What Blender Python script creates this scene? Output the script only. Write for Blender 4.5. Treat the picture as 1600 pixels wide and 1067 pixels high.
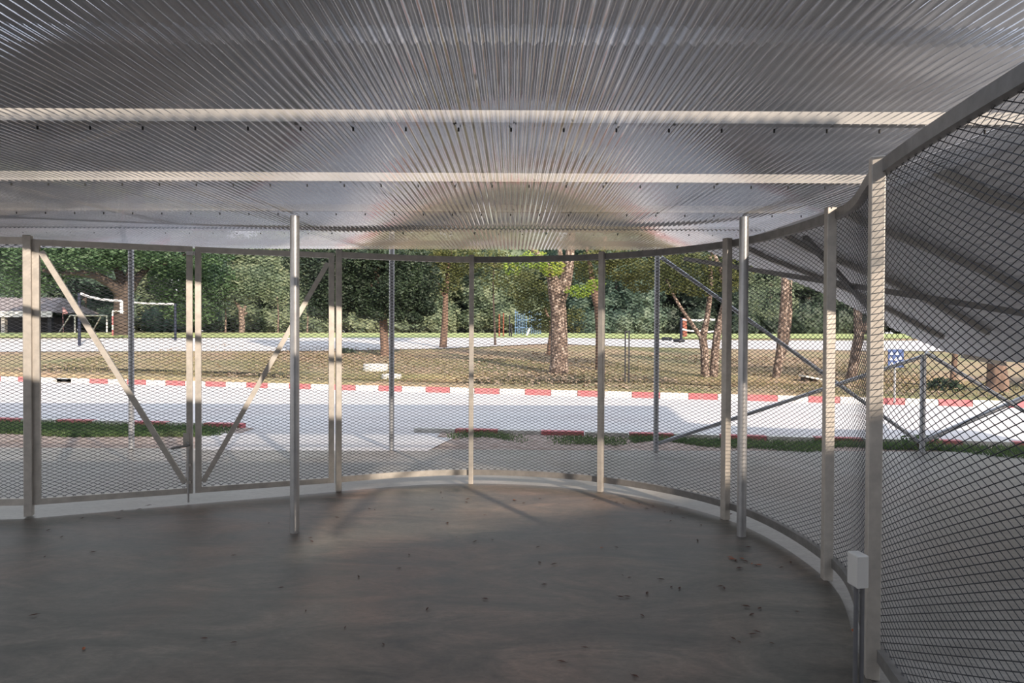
import bpy, math, random
import numpy as np
from mathutils import Vector, Matrix
random.seed(7); rng = np.random.default_rng(7)
for o in list(bpy.data.objects): bpy.data.objects.remove(o)
S = bpy.context.scene
C = S.collection
F = 1040.0
EYE = 1.6
# ---------------- camera ----------------
cd = bpy.data.cameras.new('camera'); cam = bpy.data.objects.new('camera', cd); C.objects.link(cam)
cd.sensor_width = 36; cd.lens = F/1600*36; cd.clip_start = .05; cd.clip_end = 500
R = Matrix.Rotation(math.radians(90-.744), 4, 'X') @ Matrix.Rotation(math.radians(.26), 4, 'Z')
cam.matrix_world = Matrix.Translation((0, 0, EYE)) @ R
S.camera = cam
# ---------------- sky, sun, exposure ----------------
S.view_settings.view_transform = 'Standard'; S.view_settings.look = 'None'
S.view_settings.gamma = 1; S.view_settings.use_curve_mapping = False
S.view_settings.exposure = 0.35
w = bpy.data.worlds.new('sky'); S.world = w; w.use_nodes = True
nt = w.node_tree; bg = nt.nodes['Background']
tc = nt.nodes.new('ShaderNodeTexCoord'); sx = nt.nodes.new('ShaderNodeSeparateXYZ')
rp = nt.nodes.new('ShaderNodeValToRGB')
rp.color_ramp.elements[0].position = 0.0; rp.color_ramp.elements[0].color = (.95, .93, .92, 1)
rp.color_ramp.elements[1].position = .6; rp.color_ramp.elements[1].color = (.80, .87, 1.0, 1)
nt.links.new(tc.outputs['Generated'], sx.inputs[0]); nt.links.new(sx.outputs['Z'], rp.inputs[0])
nt.links.new(rp.outputs[0], bg.inputs['Color']); bg.inputs['Strength'].default_value = 1.1
sd = bpy.data.lights.new('sun', 'SUN'); sun = bpy.data.objects.new('sun', sd); C.objects.link(sun)
sd.energy = 6.0; sd.angle = math.radians(1.0); sd.color = (1.0, .84, .68)
SDIR = Vector((.50, -.87, .42)).normalized()          # towards the sun
sun.rotation_euler = SDIR.to_track_quat('Z', 'Y').to_euler()
# ---------------- helpers ----------------
def tag(o, label=None, cat=None, group=None, kind=None):
    if label: o['label'] = label
    if cat: o['category'] = cat
    if group: o['group'] = group
    if kind: o['kind'] = kind
    return o
def empty(name, loc=(0, 0, 0), label=None, cat=None, group=None):
    o = bpy.data.objects.new(name, None); C.objects.link(o); o.location = loc
    o.empty_display_size = .1
    return tag(o, label, cat, group)
class MB:
    def __init__(s): s.v = []; s.f = []; s.m = []; s.sm = []
    def add(s, vs, fs, mi=0, smooth=False):
        b = len(s.v); s.v += [tuple(v) for v in vs]
        for f in fs: s.f.append(tuple(b+i for i in f)); s.m.append(mi); s.sm.append(smooth)
    def box(s, c, d, rz=0, mi=0):
        c = Vector(c); h = Vector(d)/2; cs, sn = math.cos(rz), math.sin(rz); vs = []
        for z in (-1, 1):
            for x, y in ((-1, -1), (1, -1), (1, 1), (-1, 1)):
                X, Y = x*h.x, y*h.y; vs.append((c.x+X*cs-Y*sn, c.y+X*sn+Y*cs, c.z+z*h.z))
        s.add(vs, [(3, 2, 1, 0), (4, 5, 6, 7), (0, 1, 5, 4), (1, 2, 6, 5), (2, 3, 7, 6), (3, 0, 4, 7)], mi)
    def bar(s, pts, wd, hg, up=(0, 0, 1), mi=0):        # rectangular bar along a polyline; wd sideways, hg along up
        pts = [Vector(p) for p in pts]; n = len(pts); vs = []; up = Vector(up)
        for i, p in enumerate(pts):
            t = (pts[min(i+1, n-1)]-pts[max(i-1, 0)]).normalized()
            sd_ = t.cross(up).normalized(); u = sd_.cross(t).normalized()
            for a, b in ((-1, -1), (1, -1), (1, 1), (-1, 1)): vs.append(p+sd_*a*wd/2+u*b*hg/2)
        fs = [(0, 1, 2, 3), tuple(4*(n-1)+k for k in (3, 2, 1, 0))]
        for i in range(n-1):
            for k in range(4):
                a = 4*i+k; b = 4*i+(k+1) % 4; fs.append((a, a+4, b+4, b))
        s.add(vs, fs, mi)
    def tube(s, pts, rad, n=12, mi=0, cap=True, wob=0):
        pts = [Vector(p) for p in pts]; m = len(pts)
        if not isinstance(rad, (list, tuple)): rad = [rad]*m
        vs = []; ref = None
        for i, p in enumerate(pts):
            t = (pts[min(i+1, m-1)]-pts[max(i-1, 0)]).normalized()
            if ref is None: ref = t.orthogonal().normalized()
            ref = (ref-t*ref.dot(t)).normalized(); b = t.cross(ref)
            for k in range(n):
                a = 2*math.pi*k/n; r = rad[i]*(1+(random.uniform(-wob, wob) if wob else 0))
                vs.append(p+(ref*math.cos(a)+b*math.sin(a))*r)
        fs = []
        for i in range(m-1):
            for k in range(n):
                a = i*n+k; b_ = i*n+(k+1) % n; fs.append((a, b_, b_+n, a+n))
        s.add(vs, fs, mi, True)
        if cap: s.add(vs[:n][::-1], [tuple(range(n))], mi); s.add(vs[-n:], [tuple(range(n))], mi)
    def build(s, name, mats, parent=None, loc=None):
        me = bpy.data.meshes.new(name)
        off = Vector(loc) if loc is not None else (parent.location if parent is not None and parent.type == 'EMPTY' else Vector((0, 0, 0)))
        if parent is not None and parent.type != 'EMPTY': off = parent.get('_off', (0, 0, 0)); off = Vector(off)
        me.from_pydata([tuple(Vector(v)-off) for v in s.v], [], s.f)
        if not isinstance(mats, (list, tuple)): mats = [mats]
        for m in mats: me.materials.append(m)
        me.polygons.foreach_set('material_index', s.m); me.polygons.foreach_set('use_smooth', s.sm)
        me.update()
        o = bpy.data.objects.new(name, me); C.objects.link(o)
        if parent is not None: o.parent = parent
        elif loc is not None: o.location = loc
        return o
def npmesh(name, V, Q, mats, parent=None, smooth=False, mi=None, off=(0, 0, 0)):
    V = np.asarray(V, dtype=np.float32)-np.asarray(off, dtype=np.float32); Q = np.asarray(Q, dtype=np.int32); k = Q.shape[1]
    me = bpy.data.meshes.new(name); me.vertices.add(len(V)); me.vertices.foreach_set('co', V.ravel())
    me.loops.add(Q.size); me.loops.foreach_set('vertex_index', Q.ravel())
    me.polygons.add(len(Q)); me.polygons.foreach_set('loop_start', np.arange(0, Q.size, k, dtype=np.int32))
    me.polygons.foreach_set('loop_total', np.full(len(Q), k, dtype=np.int32))
    if not isinstance(mats, (list, tuple)): mats = [mats]
    for m in mats: me.materials.append(m)
    if mi is not None: me.polygons.foreach_set('material_index', np.asarray(mi, dtype=np.int32))
    me.polygons.foreach_set('use_smooth', np.full(len(Q), smooth)); me.update(calc_edges=True)
    o = bpy.data.objects.new(name, me); C.objects.link(o)
    if parent is not None: o.parent = parent
    else: o.location = off
    return o
# ---------------- materials ----------------
def nm(name):
    m = bpy.data.materials.new(name); m.use_nodes = True; t = m.node_tree
    return m, t, t.nodes['Principled BSDF']
def noise(t, sc, det=4, rough=.6, scale3=(1, 1, 1), dist=0):
    tcn = t.nodes.new('ShaderNodeTexCoord'); mp = t.nodes.new('ShaderNodeMapping'); mp.inputs['Scale'].default_value = scale3
    n = t.nodes.new('ShaderNodeTexNoise'); n.inputs['Scale'].default_value = sc; n.inputs['Detail'].default_value = det
    n.inputs['Roughness'].default_value = rough; n.inputs['Distortion'].default_value = dist
    t.links.new(tcn.outputs['Object'], mp.inputs[0]); t.links.new(mp.outputs[0], n.inputs['Vector']); return n
def ramp(t, src, stops):
    r = t.nodes.new('ShaderNodeValToRGB'); e = r.color_ramp.elements
    while len(e) < len(stops): e.new(.5)
    for i, (p, c) in enumerate(stops): e[i].position = p; e[i].color = (*c, 1)
    t.links.new(src, r.inputs[0]); return r
def mix(t, a, b, fac, mode='MIX'):
    m = t.nodes.new('ShaderNodeMix'); m.data_type = 'RGBA'; m.blend_type = mode
    for s_, v in ((0, fac), (6, a), (7, b)):
        if hasattr(v, 'is_linked'): t.links.new(v, m.inputs[s_])
        else: m.inputs[s_].default_value = v if s_ == 0 else (*v, 1)
    return m.outputs[2]
def bump(t, b, src, st=.3, dist=.01):
    bn = t.nodes.new('ShaderNodeBump'); bn.inputs['Strength'].default_value = st; bn.inputs['Distance'].default_value = dist
    t.links.new(src, bn.inputs['Height']); t.links.new(bn.outputs[0], b.inputs['Normal'])
def simple(name, c1, c2=None, rough=.7, metal=0, sc=8, s3=(1, 1, 1), bp=0, det=4):
    m, t, b = nm(name); c2 = c2 or tuple(x*.8 for x in c1)
    n = noise(t, sc, det, scale3=s3); r = ramp(t, n.outputs[0], [(.3, c2), (.7, c1)])
    t.links.new(r.outputs[0], b.inputs['Base Color']); b.inputs['Roughness'].default_value = rough; b.inputs['Metallic'].default_value = metal
    if bp: bump(t, b, n.outputs[0], bp)
    return m
M = {}
M['galv'] = simple('galvanised_steel', (.56, .52, .47), (.42, .39, .355), .42, .35, 14)
M['shaded_steel'] = simple('galvanised_steel_shaded', (.27, .26, .25), (.19, .185, .18), .5, .4, 14)  # darker copy of the galvanised steel, shade on the rails is in its colour
M['pipeout'] = simple('weathered_pipe', (.52, .54, .57), (.40, .41, .44), .4, .5, 10)
M['pipe'] = simple('galvanised_pipe', (.55, .55, .55), (.42, .42, .43), .34, .75, 10)
M['mesh'] = simple('mesh_steel', (.055, .06, .075), (.035, .04, .05), .5, .3, 20)
M['box'] = simple('grey_plastic', (.62, .61, .59), (.56, .55, .53), .5)
M['conduit'] = simple('dark_conduit', (.16, .16, .17), (.11, .11, .12), .45)
M['dark'] = simple('dark_steel', (.03, .035, .045), (.02, .02, .03), .5, .2)
M['navy'] = simple('navy_paint', (.008, .014, .04), (.006, .01, .03), .4)
M['white'] = simple('white_paint', (.85, .85, .84), (.7, .7, .69), .5)
M['red'] = simple('red_paint', (.55, .12, .14), (.45, .20, .20), .6, 0, 6)
M['pink'] = simple('pink_cloth', (.8, .45, .45), (.7, .35, .36), .8)
M['screw'] = simple('screw_head', (.02, .02, .02), (.015, .015, .015), .4, .5)
M['blue'] = simple('blue_sign', (.02, .06, .20), (.02, .05, .16), .4)
M['blueplay'] = simple('blue_painted_bars', (.12, .22, .38), (.1, .18, .32), .5)
M['redwood'] = simple('red_brown_wood', (.30, .09, .05), (.2, .06, .04), .7)
M['tile'] = simple('roof_tile', (.30, .28, .29), (.18, .15, .15), .8, 0, 3)
M['plaster'] = simple('plaster', (.75, .72, .68), (.6, .57, .53), .8, 0, 1.5)
M['stone'] = simple('white_concrete', (.75, .74, .71), (.5, .49, .46), .8, 0, 5)
M['leafdry'] = simple('dry_leaf', (.13, .05, .03), (.05, .025, .018), .7, 0, 40)
M['leaforange'] = simple('orange_leaf', (.42, .13, .05), (.3, .08, .03), .7, 0, 40)
def concrete(name, dark, mid, light, rough, s3, pink=None, sc=1.2):
    m, t, b = nm(name)
    n1 = noise(t, sc, 9, .68, s3, 1.2); n2 = noise(t, .45, 4, .5, (1, 1, 1), .6); n3 = noise(t, 16, 6, .75, (1, 2, 1), .8)
    r1 = ramp(t, n1.outputs[0], [(.30, dark), (.52, mid), (.75, light)])
    r2 = ramp(t, n2.outputs[0], [(.42, (1, 1, 1)), (.66, pink or (1, 1, 1))])
    c = mix(t, r1.outputs[0], r2.outputs[0], 1.0, 'MULTIPLY')
    r3 = ramp(t, n3.outputs[0], [(.32, (.70, .70, .68)), (.62, (1.12, 1.11, 1.10))])
    c = mix(t, c, r3.outputs[0], .8, 'MULTIPLY')
    t.links.new(c, b.inputs['Base Color'])
    rr = t.nodes.new('ShaderNodeMapRange'); rr.inputs['To Min'].default_value = rough-.1; rr.inputs['To Max'].default_value = rough+.15
    t.links.new(n1.outputs[0], rr.inputs[0]); t.links.new(rr.outputs[0], b.inputs['Roughness'])
    bump(t, b, n1.outputs[0], .12, .01); return m
M['floor'] = concrete('dark_polished_concrete', (.045, .05, .045), (.135, .126, .11), (.25, .22, .185), .44, (.7, 1.7, 1), (1.35, .98, .88), 1.5)
M['slab'] = concrete('pale_concrete', (.17, .16, .145), (.27, .26, .245), (.36, .35, .34), .34, (1, 2, 1), (1.08, .99, .95), .8)
M['road'] = concrete('road_concrete', (.55, .54, .55), (.64, .63, .64), (.72, .71, .71), .8, (1, 2, 1), (1.02, .98, .97), .35)
# ground bank: dry grass, leaf litter, bare earth
m, t, b = nm('dry_grass_bank'); M['bank'] = m
n1 = noise(t, .22, 5, .6, (1, 1, 1), .5); n2 = noise(t, 9, 6, .75, (1, 1.6, 1)); n3 = noise(t, 2.2, 5, .7)
ra = ramp(t, n1.outputs[0], [(.36, (.24, .24, .13)), (.50, (.35, .29, .19)), (.64, (.38, .28, .21))])
rb = ramp(t, n2.outputs[0], [(.32, (.45, .42, .38)), (.52, (1, 1, 1)), (.72, (1.6, 1.55, 1.45))])
rc = ramp(t, n3.outputs[0], [(.35, (.75, .8, .7)), (.65, (1.15, 1.05, 1.0))])
c = mix(t, ra.outputs[0], rb.outputs[0], .85, 'MULTIPLY'); c = mix(t, c, rc.outputs[0], .9, 'MULTIPLY')
t.links.new(c, b.inputs['Base Color']); b.inputs['Roughness'].default_value = .95; bump(t, b, n2.outputs[0], .8, .05)
m, t, b = nm('bare_soil'); M['soil'] = m
n1 = noise(t, 5, 8, .75); ra = ramp(t, n1.outputs[0], [(.3, (.22, .16, .13)), (.55, (.42, .34, .30)), (.75, (.60, .54, .50))])
t.links.new(ra.outputs[0], b.inputs['Base Color']); b.inputs['Roughness'].default_value = .95; bump(t, b, n1.outputs[0], .8, .04)
# clear corrugated sheet: mostly see-through, glossy at grazing angles, a little milky
def sheet(name, lo, hi):
    m, t, b = nm(name)
    t.nodes.remove(b); out = t.nodes['Material Output']
    tr = t.nodes.new('ShaderNodeBsdfTransparent'); tr.inputs[0].default_value = (.90, .92, .94, 1)
    gl = t.nodes.new('ShaderNodeBsdfGlossy'); gl.inputs['Color'].default_value = (.95, .96, 1, 1); gl.inputs['Roughness'].default_value = .035
    df = t.nodes.new('ShaderNodeBsdfDiffuse'); df.inputs[0].default_value = (.62, .62, .64, 1)
    lw = t.nodes.new('ShaderNodeLayerWeight'); lw.inputs[0].default_value = .5
    pw = t.nodes.new('ShaderNodeMath'); pw.operation = 'POWER'; pw.inputs[1].default_value = 3.0
    ad = t.nodes.new('ShaderNodeMath'); ad.operation = 'MULTIPLY_ADD'; ad.inputs[1].default_value = .85; ad.inputs[2].default_value = .06
    t.links.new(lw.outputs['Facing'], pw.inputs[0]); t.links.new(pw.outputs[0], ad.inputs[0])
    nz = noise(t, .9, 5, .6, (3, .6, 1)); mr = t.nodes.new('ShaderNodeMapRange'); mr.inputs['From Min'].default_value = .3; mr.inputs['From Max'].default_value = .75
    mr.inputs['To Min'].default_value = lo; mr.inputs['To Max'].default_value = hi; t.links.new(nz.outputs[0], mr.inputs[0])
    m1 = t.nodes.new('ShaderNodeMixShader'); m2 = t.nodes.new('ShaderNodeMixShader')
    t.links.new(mr.outputs[0], m1.inputs[0]); t.links.new(tr.outputs[0], m1.inputs[1]); t.links.new(df.outputs[0], m1.inputs[2])
    t.links.new(ad.outputs[0], m2.inputs[0]); t.links.new(m1.outputs[0], m2.inputs[1]); t.links.new(gl.outputs[0], m2.inputs[2])
    t.links.new(m2.outputs[0], out.inputs[0])
    return m
M['clear'] = sheet('clear_corrugated_sheet', .02, .15)
M['milky'] = sheet('milky_corrugated_sheet', .35, .6)
M['tin'] = simple('corrugated_tin', (.86, .87, .90), (.74, .75, .79), .55, .0, 1.2, (1, 4, 1))
M['tindark'] = simple('shaded_tin', (.40, .41, .43), (.27, .28, .30), .5, .3, .8, (1, 3, 1))  # darker copy of the tin, dimness above the ceiling is in its colour
M['purlin'] = simple('purlin_steel', (.5, .48, .45), (.4, .38, .35), .5, .3, 8)
M['beam'] = simple('pale_beam', (.46, .43, .39), (.27, .255, .235), .6, 0, 1.3)
def leafmat(name, a, b_, c_, trans=.35, sc=.5):
    m, t, b = nm(name); out = t.nodes['Material Output']
    n = noise(t, sc, 5, .75); r = ramp(t, n.outputs[0], [(.30, a), (.5, b_), (.70, c_)])
    t.links.new(r.outputs[0], b.inputs['Base Color']); b.inputs['Roughness'].default_value = .6
    tl = t.nodes.new('ShaderNodeBsdfTranslucent'); t.links.new(r.outputs[0], tl.inputs[0])
    ms = t.nodes.new('ShaderNodeMixShader'); ms.inputs[0].default_value = trans
    t.links.new(b.outputs[0], ms.inputs[1]); t.links.new(tl.outputs[0], ms.inputs[2]); t.links.new(ms.outputs[0], out.inputs[0]); return m
M['l_far'] = leafmat('hazed_woodland_leaves', (.045, .085, .075), (.10, .16, .12), (.24, .31, .21), .3, .35)  # distance haze is painted into these and the pale woodland greens
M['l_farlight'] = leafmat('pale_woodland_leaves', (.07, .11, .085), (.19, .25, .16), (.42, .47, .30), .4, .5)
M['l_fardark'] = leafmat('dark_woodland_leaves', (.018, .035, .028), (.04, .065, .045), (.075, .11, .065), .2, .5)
M['l_dark'] = leafmat('dark_broad_leaves', (.02, .035, .022), (.035, .06, .035), (.07, .11, .05), .2, .8)
M['l_olive'] = leafmat('olive_leaves', (.05, .065, .025), (.12, .14, .05), (.25, .24, .09), .4, .8)
M['l_bright'] = leafmat('bright_yellow_green_leaves', (.16, .26, .04), (.32, .45, .08), (.55, .50, .12), .5, 1.4)
M['l_rain'] = leafmat('rain_tree_leaves', (.035, .07, .035), (.09, .16, .08), (.20, .31, .16), .4, .7)
M['grassblade'] = leafmat('grass_blades', (.07, .13, .05), (.13, .20, .08), (.26, .30, .16), .4, 2)
M['drygrass'] = leafmat('dry_grass_blades', (.10, .12, .05), (.24, .22, .12), (.42, .36, .22), .3, 1.2)
M['bark'] = simple('brown_bark', (.24, .16, .12), (.09, .06, .05), .9, 0, 7, (1, 1, .4), .8, 8)
M['barkdark'] = simple('dark_bark', (.10, .075, .065), (.05, .04, .035), .9, 0, 3, (1, 1, .4), .8, 8)
m, t, b = nm('pale_flaking_bark'); M['barkpale'] = m
n1 = noise(t, 13, 7, .75, (1, 1, .55)); r = ramp(t, n1.outputs[0], [(.44, (.07, .05, .042)), (.53, (.20, .145, .115)), (.64, (.58, .49, .43))])
t.links.new(r.outputs[0], b.inputs['Base Color']); b.inputs['Roughness'].default_value = .9; bump(t, b, n1.outputs[0], .8, .03)
# ---------------- ground geometry ----------------
def gz(x, y):
    d = y
    if d < 18: return 0.0
    z = (d-18)*.03 if d < 22 else .12+(d-22)*.0465
    return min(z, 1.5)
def P(px, py, z=None):                       # where the ground lies under a direction, given in the photo's frame
    yh = 516.4+px*.0045
    k = (py-yh)/F
    if z is not None: d = (EYE-z)/k; return Vector(((px-800)/F*d, d, z))
    lo, hi = 3.0, 62.0
    for _ in range(50):
        mid = (lo+hi)/2
        if EYE-gz(0, mid) > k*mid: lo = mid
        else: hi = mid
    return Vector(((px-800)/F*lo, lo, gz(0, lo)))
def AT(px, py, d):
    yh = 516.4+px*.0045
    return Vector(((px-800)/F*d, d, EYE+(yh-py)/F*d))
KF = lambda x: 16.3+.237*(6.3-x)             # far kerb line y(x)
KN = lambda x: 10.7+.128*(-1.1-x)            # near kerb line
# grassy terrain behind the road
xs = np.linspace(-90, 90, 61); rows = [0, .3, 1.5, 4, 8, 12, 16, 20, 25, 30, 36, 44, 60, 90, 140]
V = []; 
for r_ in rows:
    for x in xs:
        y = KF(x)*(1-min(r_/16, 1))+min(r_/16, 1)*18.5+max(0, r_-16) if r_ < 16 else 18.5+(r_-16)
        y = max(y, KF(x)+r_*.05)
        V.append((x, y+r_*(.12 if r_ < 16 else 0), gz(x, y+r_*(.12 if r_ < 16 else 0))+.13*(r_ > .1) + (random.uniform(-.02, .02) if r_ > 1 else 0)))
n = len(xs); Q = [(r_*n+i, r_*n+i+1, (r_+1)*n+i+1, (r_+1)*n+i) for r_ in range(len(rows)-1) for i in range(n-1)]
tag(npmesh('grass_bank', V, Q, M['bank'], smooth=True), 'dry grass bank with leaf litter rising behind the red and white kerb', 'ground', kind='structure')
mb = MB(); mb.add([(-90, KN(-90), -.05), (90, KN(90), -.05), (90, KF(90)+.5, -.05), (-90, KF(-90)+.5, -.05)], [(0, 1, 2, 3)])
tag(mb.build('road', M['road']), 'pale concrete road between the two kerbs', 'road', kind='structure')
mb = MB(); mb.add([(-60, -30, -.14), (60, -30, -.14), (60, KN(60), -.14), (-60, KN(-60), -.14)], [(0, 1, 2, 3)])
tag(mb.build('base_ground', M['soil']), 'earth under and around the slab', 'ground', kind='structure')
# verge strips left and right of the driveway
mb = MB()
for x0, x1 in ((-40, -4.3), (-1.15, 40)):
    k = 60
    for i in range(k):
        a = x0+(x1-x0)*i/k; b_ = x0+(x1-x0)*(i+1)/k
        mb.add([(a, 9.1, -.03), (b_, 9.1, -.03), (b_, max(9.3, KN(b_)), -.012), (a, max(9.3, KN(a)), -.012)], [(0, 1, 2, 3)])
tag(mb.build('verge_soil', M['soil']), 'bare gravelly soil strips between slab and road', 'ground', kind='structure')
mb = MB(); mb.add([(-4.3, 9.0, -.008), (-1.15, 9.0, -.008), (-.8, KN(-.8)+.02, -.02), (-5.2, KN(-5.2)+.02, -.02)], [(0, 1, 2, 3)])
tag(mb.build('driveway', M['road']), 'pale concrete driveway joining slab and road', 'driveway', kind='structure')
mb = MB(); mb.box((0, -3.4, -.075), (44, 25.1, .13))
tag(mb.build('outer_slab', M['slab']), 'pale concrete slab around the mesh room', 'slab', kind='structure')
# court strip
V = []; pe = [(-700, 556, 534), (0, 555, 533), (250, 554, 532.5), (520, 553, 531.5), (700, 549, 531), (800, 544, 530.5), (860, 541, 531), (1000, 547, 534), (1200, 551, 536), (1400, 553, 536), (1800, 556, 537)]
for px, a, b_ in pe:
    for q in (a, (a*3+b_)/4, (a+b_)/2, (a+3*b_)/4, b_):
        v = P(px, q); V.append((v.x, v.y, v.z+.16))
Q = [(i*5+j, (i+1)*5+j, (i+1)*5+j+1, i*5+j+1) for i in range(len(pe)-1) for j in range(4)]
tag(npmesh('court', V, Q, M['road']), 'pale concrete ball court strip in front of the woods', 'court', kind='structure')
# kerbs
def kerb(name, line, x0, x1, period, phase, hgt, mats, label, gaps=(), fade=None):
    mb = MB(); L = 0; x = x0; k = 0
    dx = period/2/math.sqrt(1+.05)
    x = phase-math.ceil((phase-x0)/dx)*dx; k = -int(round((phase-x)/dx))
    while x < x1:
        if not any(a < x < b_ for a, b_ in gaps):
            a, b_ = (x+.008, line(x)), (x+dx-.008, line(x+dx))
            mb.bar([(a[0], a[1]+.075, hgt/2-.06), (b_[0], b_[1]+.075, hgt/2-.06)], .15, hgt+.02, mi=(0 if k % 2 == 0 else 1))
        x += dx; k += 1
    return tag(mb.build(name, mats), label, 'kerb')
# phase: a red block starts at px 666
ph = None
for i in range(4000):
    x = -5+i*.002
    if (x/KF(x))*F+800 > 666: ph = x; break
kerb('painted_kerb', KF, -30, 22, 1.40, ph, .15, [M['red'], M['white']], 'long red and white painted kerb along the far side of the road', gaps=((-15.2, -14.5),))
kerb('low_kerb', KN, -26, -4.9, 1.40, -5.2, .10, [M['red'], M['stone']], 'low kerb edging the near side of the road, left of the driveway')
kerb('low_kerb', KN, -1.0, 24, 1.40, -.9, .10, [M['red'], M['stone']], 'low kerb edging the near side of the road, right of the driveway')
# grass strips (uncountable blades)
def blades(name, n, fn, label, hmin=.04, hmax=.13, mat='grassblade'):
    V = np.zeros((n, 3, 3)); 
    for i in range(n):
        x, y, z, s_ = fn(); h = random.uniform(hmin, hmax)*s_; a = random.uniform(0, 6.28); w_ = .010
        V[i, 0] = (x-math.cos(a)*w_, y-math.sin(a)*w_, z); V[i, 1] = (x+math.cos(a)*w_, y+math.sin(a)*w_, z)
        V[i, 2] = (x+random.uniform(-.06, .06), y+random.uniform(-.06, .06), z+h)
    return tag(npmesh(name, V.reshape(-1, 3), np.arange(n*3).reshape(-1, 3), M[mat]), label, 'grass', kind='stuff')
def fl():
    while True:
        x = random.uniform(-11, -4.5); y0 = 10.25+.06*math.sin(x*3)+.12*math.sin(x*1.3); y1 = KN(x)-.12
        y = random.uniform(y0, y1)
        if x < -5.0 or random.random() < (-4.5-x)*2: return x, y, -.02, random.choice((1, 1, 1.3))
def fr():
    while True:
        x = random.uniform(-1.0, 13); y1 = KN(x)-.12; y0 = y1-(.55+.25*math.sin(x*2.1)+.12*math.sin(x*5)) if x < 7.2 else 8.95
        if x < 1.8 and random.random() < .6+.4*math.sin(x*4): continue
        return x, random.uniform(y0, max(y1, y0+.5)), -.02, 1
blades('grass_strip', 15000, fl, 'short green grass strip beside the low kerb left of the driveway', .03, .10)
blades('grass_strip', 15000, fr, 'patchy green grass strip beside the low kerb right of the driveway', .03, .09)
n_ = 26000; X_ = rng.uniform(-17, 15, n_); Yr = rng.uniform(.15, 14, n_)**1.0
keep = rng.uniform(size=n_) < np.clip(.25+.5*np.sin(X_*.7+1)+.3*np.sin(X_*.31+Yr*.4)+.35*(X_ > -6), .06, 1); X_ = X_[keep]; Yr = Yr[keep]
Vl = []
for x, q in zip(X_, Yr):
    y = KF(x)+.25+q; z = gz(x, y)+.145; s_ = random.uniform(.03, .075); a_ = random.uniform(0, 6.28); t_ = random.uniform(-.03, .05)
    dx_, dy_ = math.cos(a_)*s_, math.sin(a_)*s_
    Vl += [(x-dx_, y-dy_, z), (x+dy_*.5, y-dx_*.5, z+t_), (x+dx_, y+dy_, z+abs(t_)), (x-dy_*.5, y+dx_*.5, z)]
m_ = simple('leaf_litter', (.48, .38, .29), (.15, .10, .07), .9, 0, 30)
tag(npmesh('leaf_litter', Vl, np.arange(len(Vl)).reshape(-1, 4), m_), 'countless dry leaves scattered over the grass bank under the trees', 'leaf litter', kind='stuff')
def fb():
    x = random.uniform(-17, 14); q = random.uniform(.1, 9); y = KF(x)+.2+q
    return x, y, gz(x, y)+.13, .8+.5*math.sin(x*1.7+q)
blades('bank_grass', 26000, fb, 'thin dry grass growing on the bank behind the painted kerb', .05, .12, 'drygrass')
V = []
for px in range(-700, 1901, 130):
    for q in (531.5, 527, 523.5):
        v = P(px, q+1.2*(px > 900)); V.append((v.x, v.y, v.z+.17))
tag(npmesh('far_lawn', V, [(i*3+j, (i+1)*3+j, (i+1)*3+j+1, i*3+j+1) for i in range(20) for j in range(2)], simple('sunlit_grass', (.42, .48, .20), (.30, .36, .15), .9, 0, 1.5)), 'bright strip of lawn between court and woods', 'lawn', kind='structure')  # sunlight on the lawn is put into its bright yellow-green
# ---------------- room floor ----------------
A_, B_, C_, D_, E_, F_, G_ = (-4.18, 5.76), (-1.745, 6.69), (-.43, 7.07), (.92, 6.74), (1.885, 5.74), (2.10, 4.32), (1.72, 3.08)
NEAR = [(1.50, 1.75), (1.42, .3), (1.5, -1.2)]
def catmull(pts, n=14):
    out = []
    p = [Vector((2*pts[0][0]-pts[1][0], 2*pts[0][1]-pts[1][1]))]+[Vector(q) for q in pts]+[Vector((2*pts[-1][0]-pts[-2][0], 2*pts[-1][1]-pts[-2][1]))]
    segs = []
    for i in range(1, len(p)-2):
        s_ = []
        for k in range(n+1):
            u = k/n; a, b_, c_, d_ = p[i-1], p[i], p[i+1], p[i+2]
            s_.append(.5*((2*b_)+(-a+c_)*u+(2*a-5*b_+4*c_-d_)*u*u+(-a+3*b_-3*c_+d_)*u**3))
        segs.append(s_)
    return segs
# ghost first point so the curve leaves B at the right angle
ghost = (-2.9, 5.9)
segs = catmull([ghost, B_, C_, D_, E_, F_, G_]+NEAR)[1:]
curve = [p for s_ in segs for p in s_[:-1]]+[segs[-1][-1]]
def inward(i, cur):
    t_ = (cur[min(i+1, len(cur)-1)]-cur[max(i-1, 0)]).normalized(); return Vector((t_.y, -t_.x))   # right of travel = inside
poly = [Vector(A_)+Vector((.05, -.14))]+[p+inward(i, curve)*.045 for i, p in enumerate(curve)]
vs = [(p.x, p.y, .004) for p in poly]+[(1.5, -5, .004), (-9, -5, .004), (-9, 5.5, .004), (-5.6, 5.5, .004)]
mb = MB(); nn = len(vs); mb.add(vs+[(x, y, -.008) for x, y, z in vs], [tuple(range(nn))[::-1]]+[(i, (i+1) % nn, nn+(i+1) % nn, nn+i) for i in range(nn)])
o = mb.build('floor', M['floor']); tag(o, 'dark polished concrete floor of the mesh room', 'floor', kind='structure')
import bmesh
bm = bmesh.new(); bm.from_mesh(o.data); bmesh.ops.recalc_face_normals(bm, faces=bm.faces); bm.to_mesh(o.data); bm.free()
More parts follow.
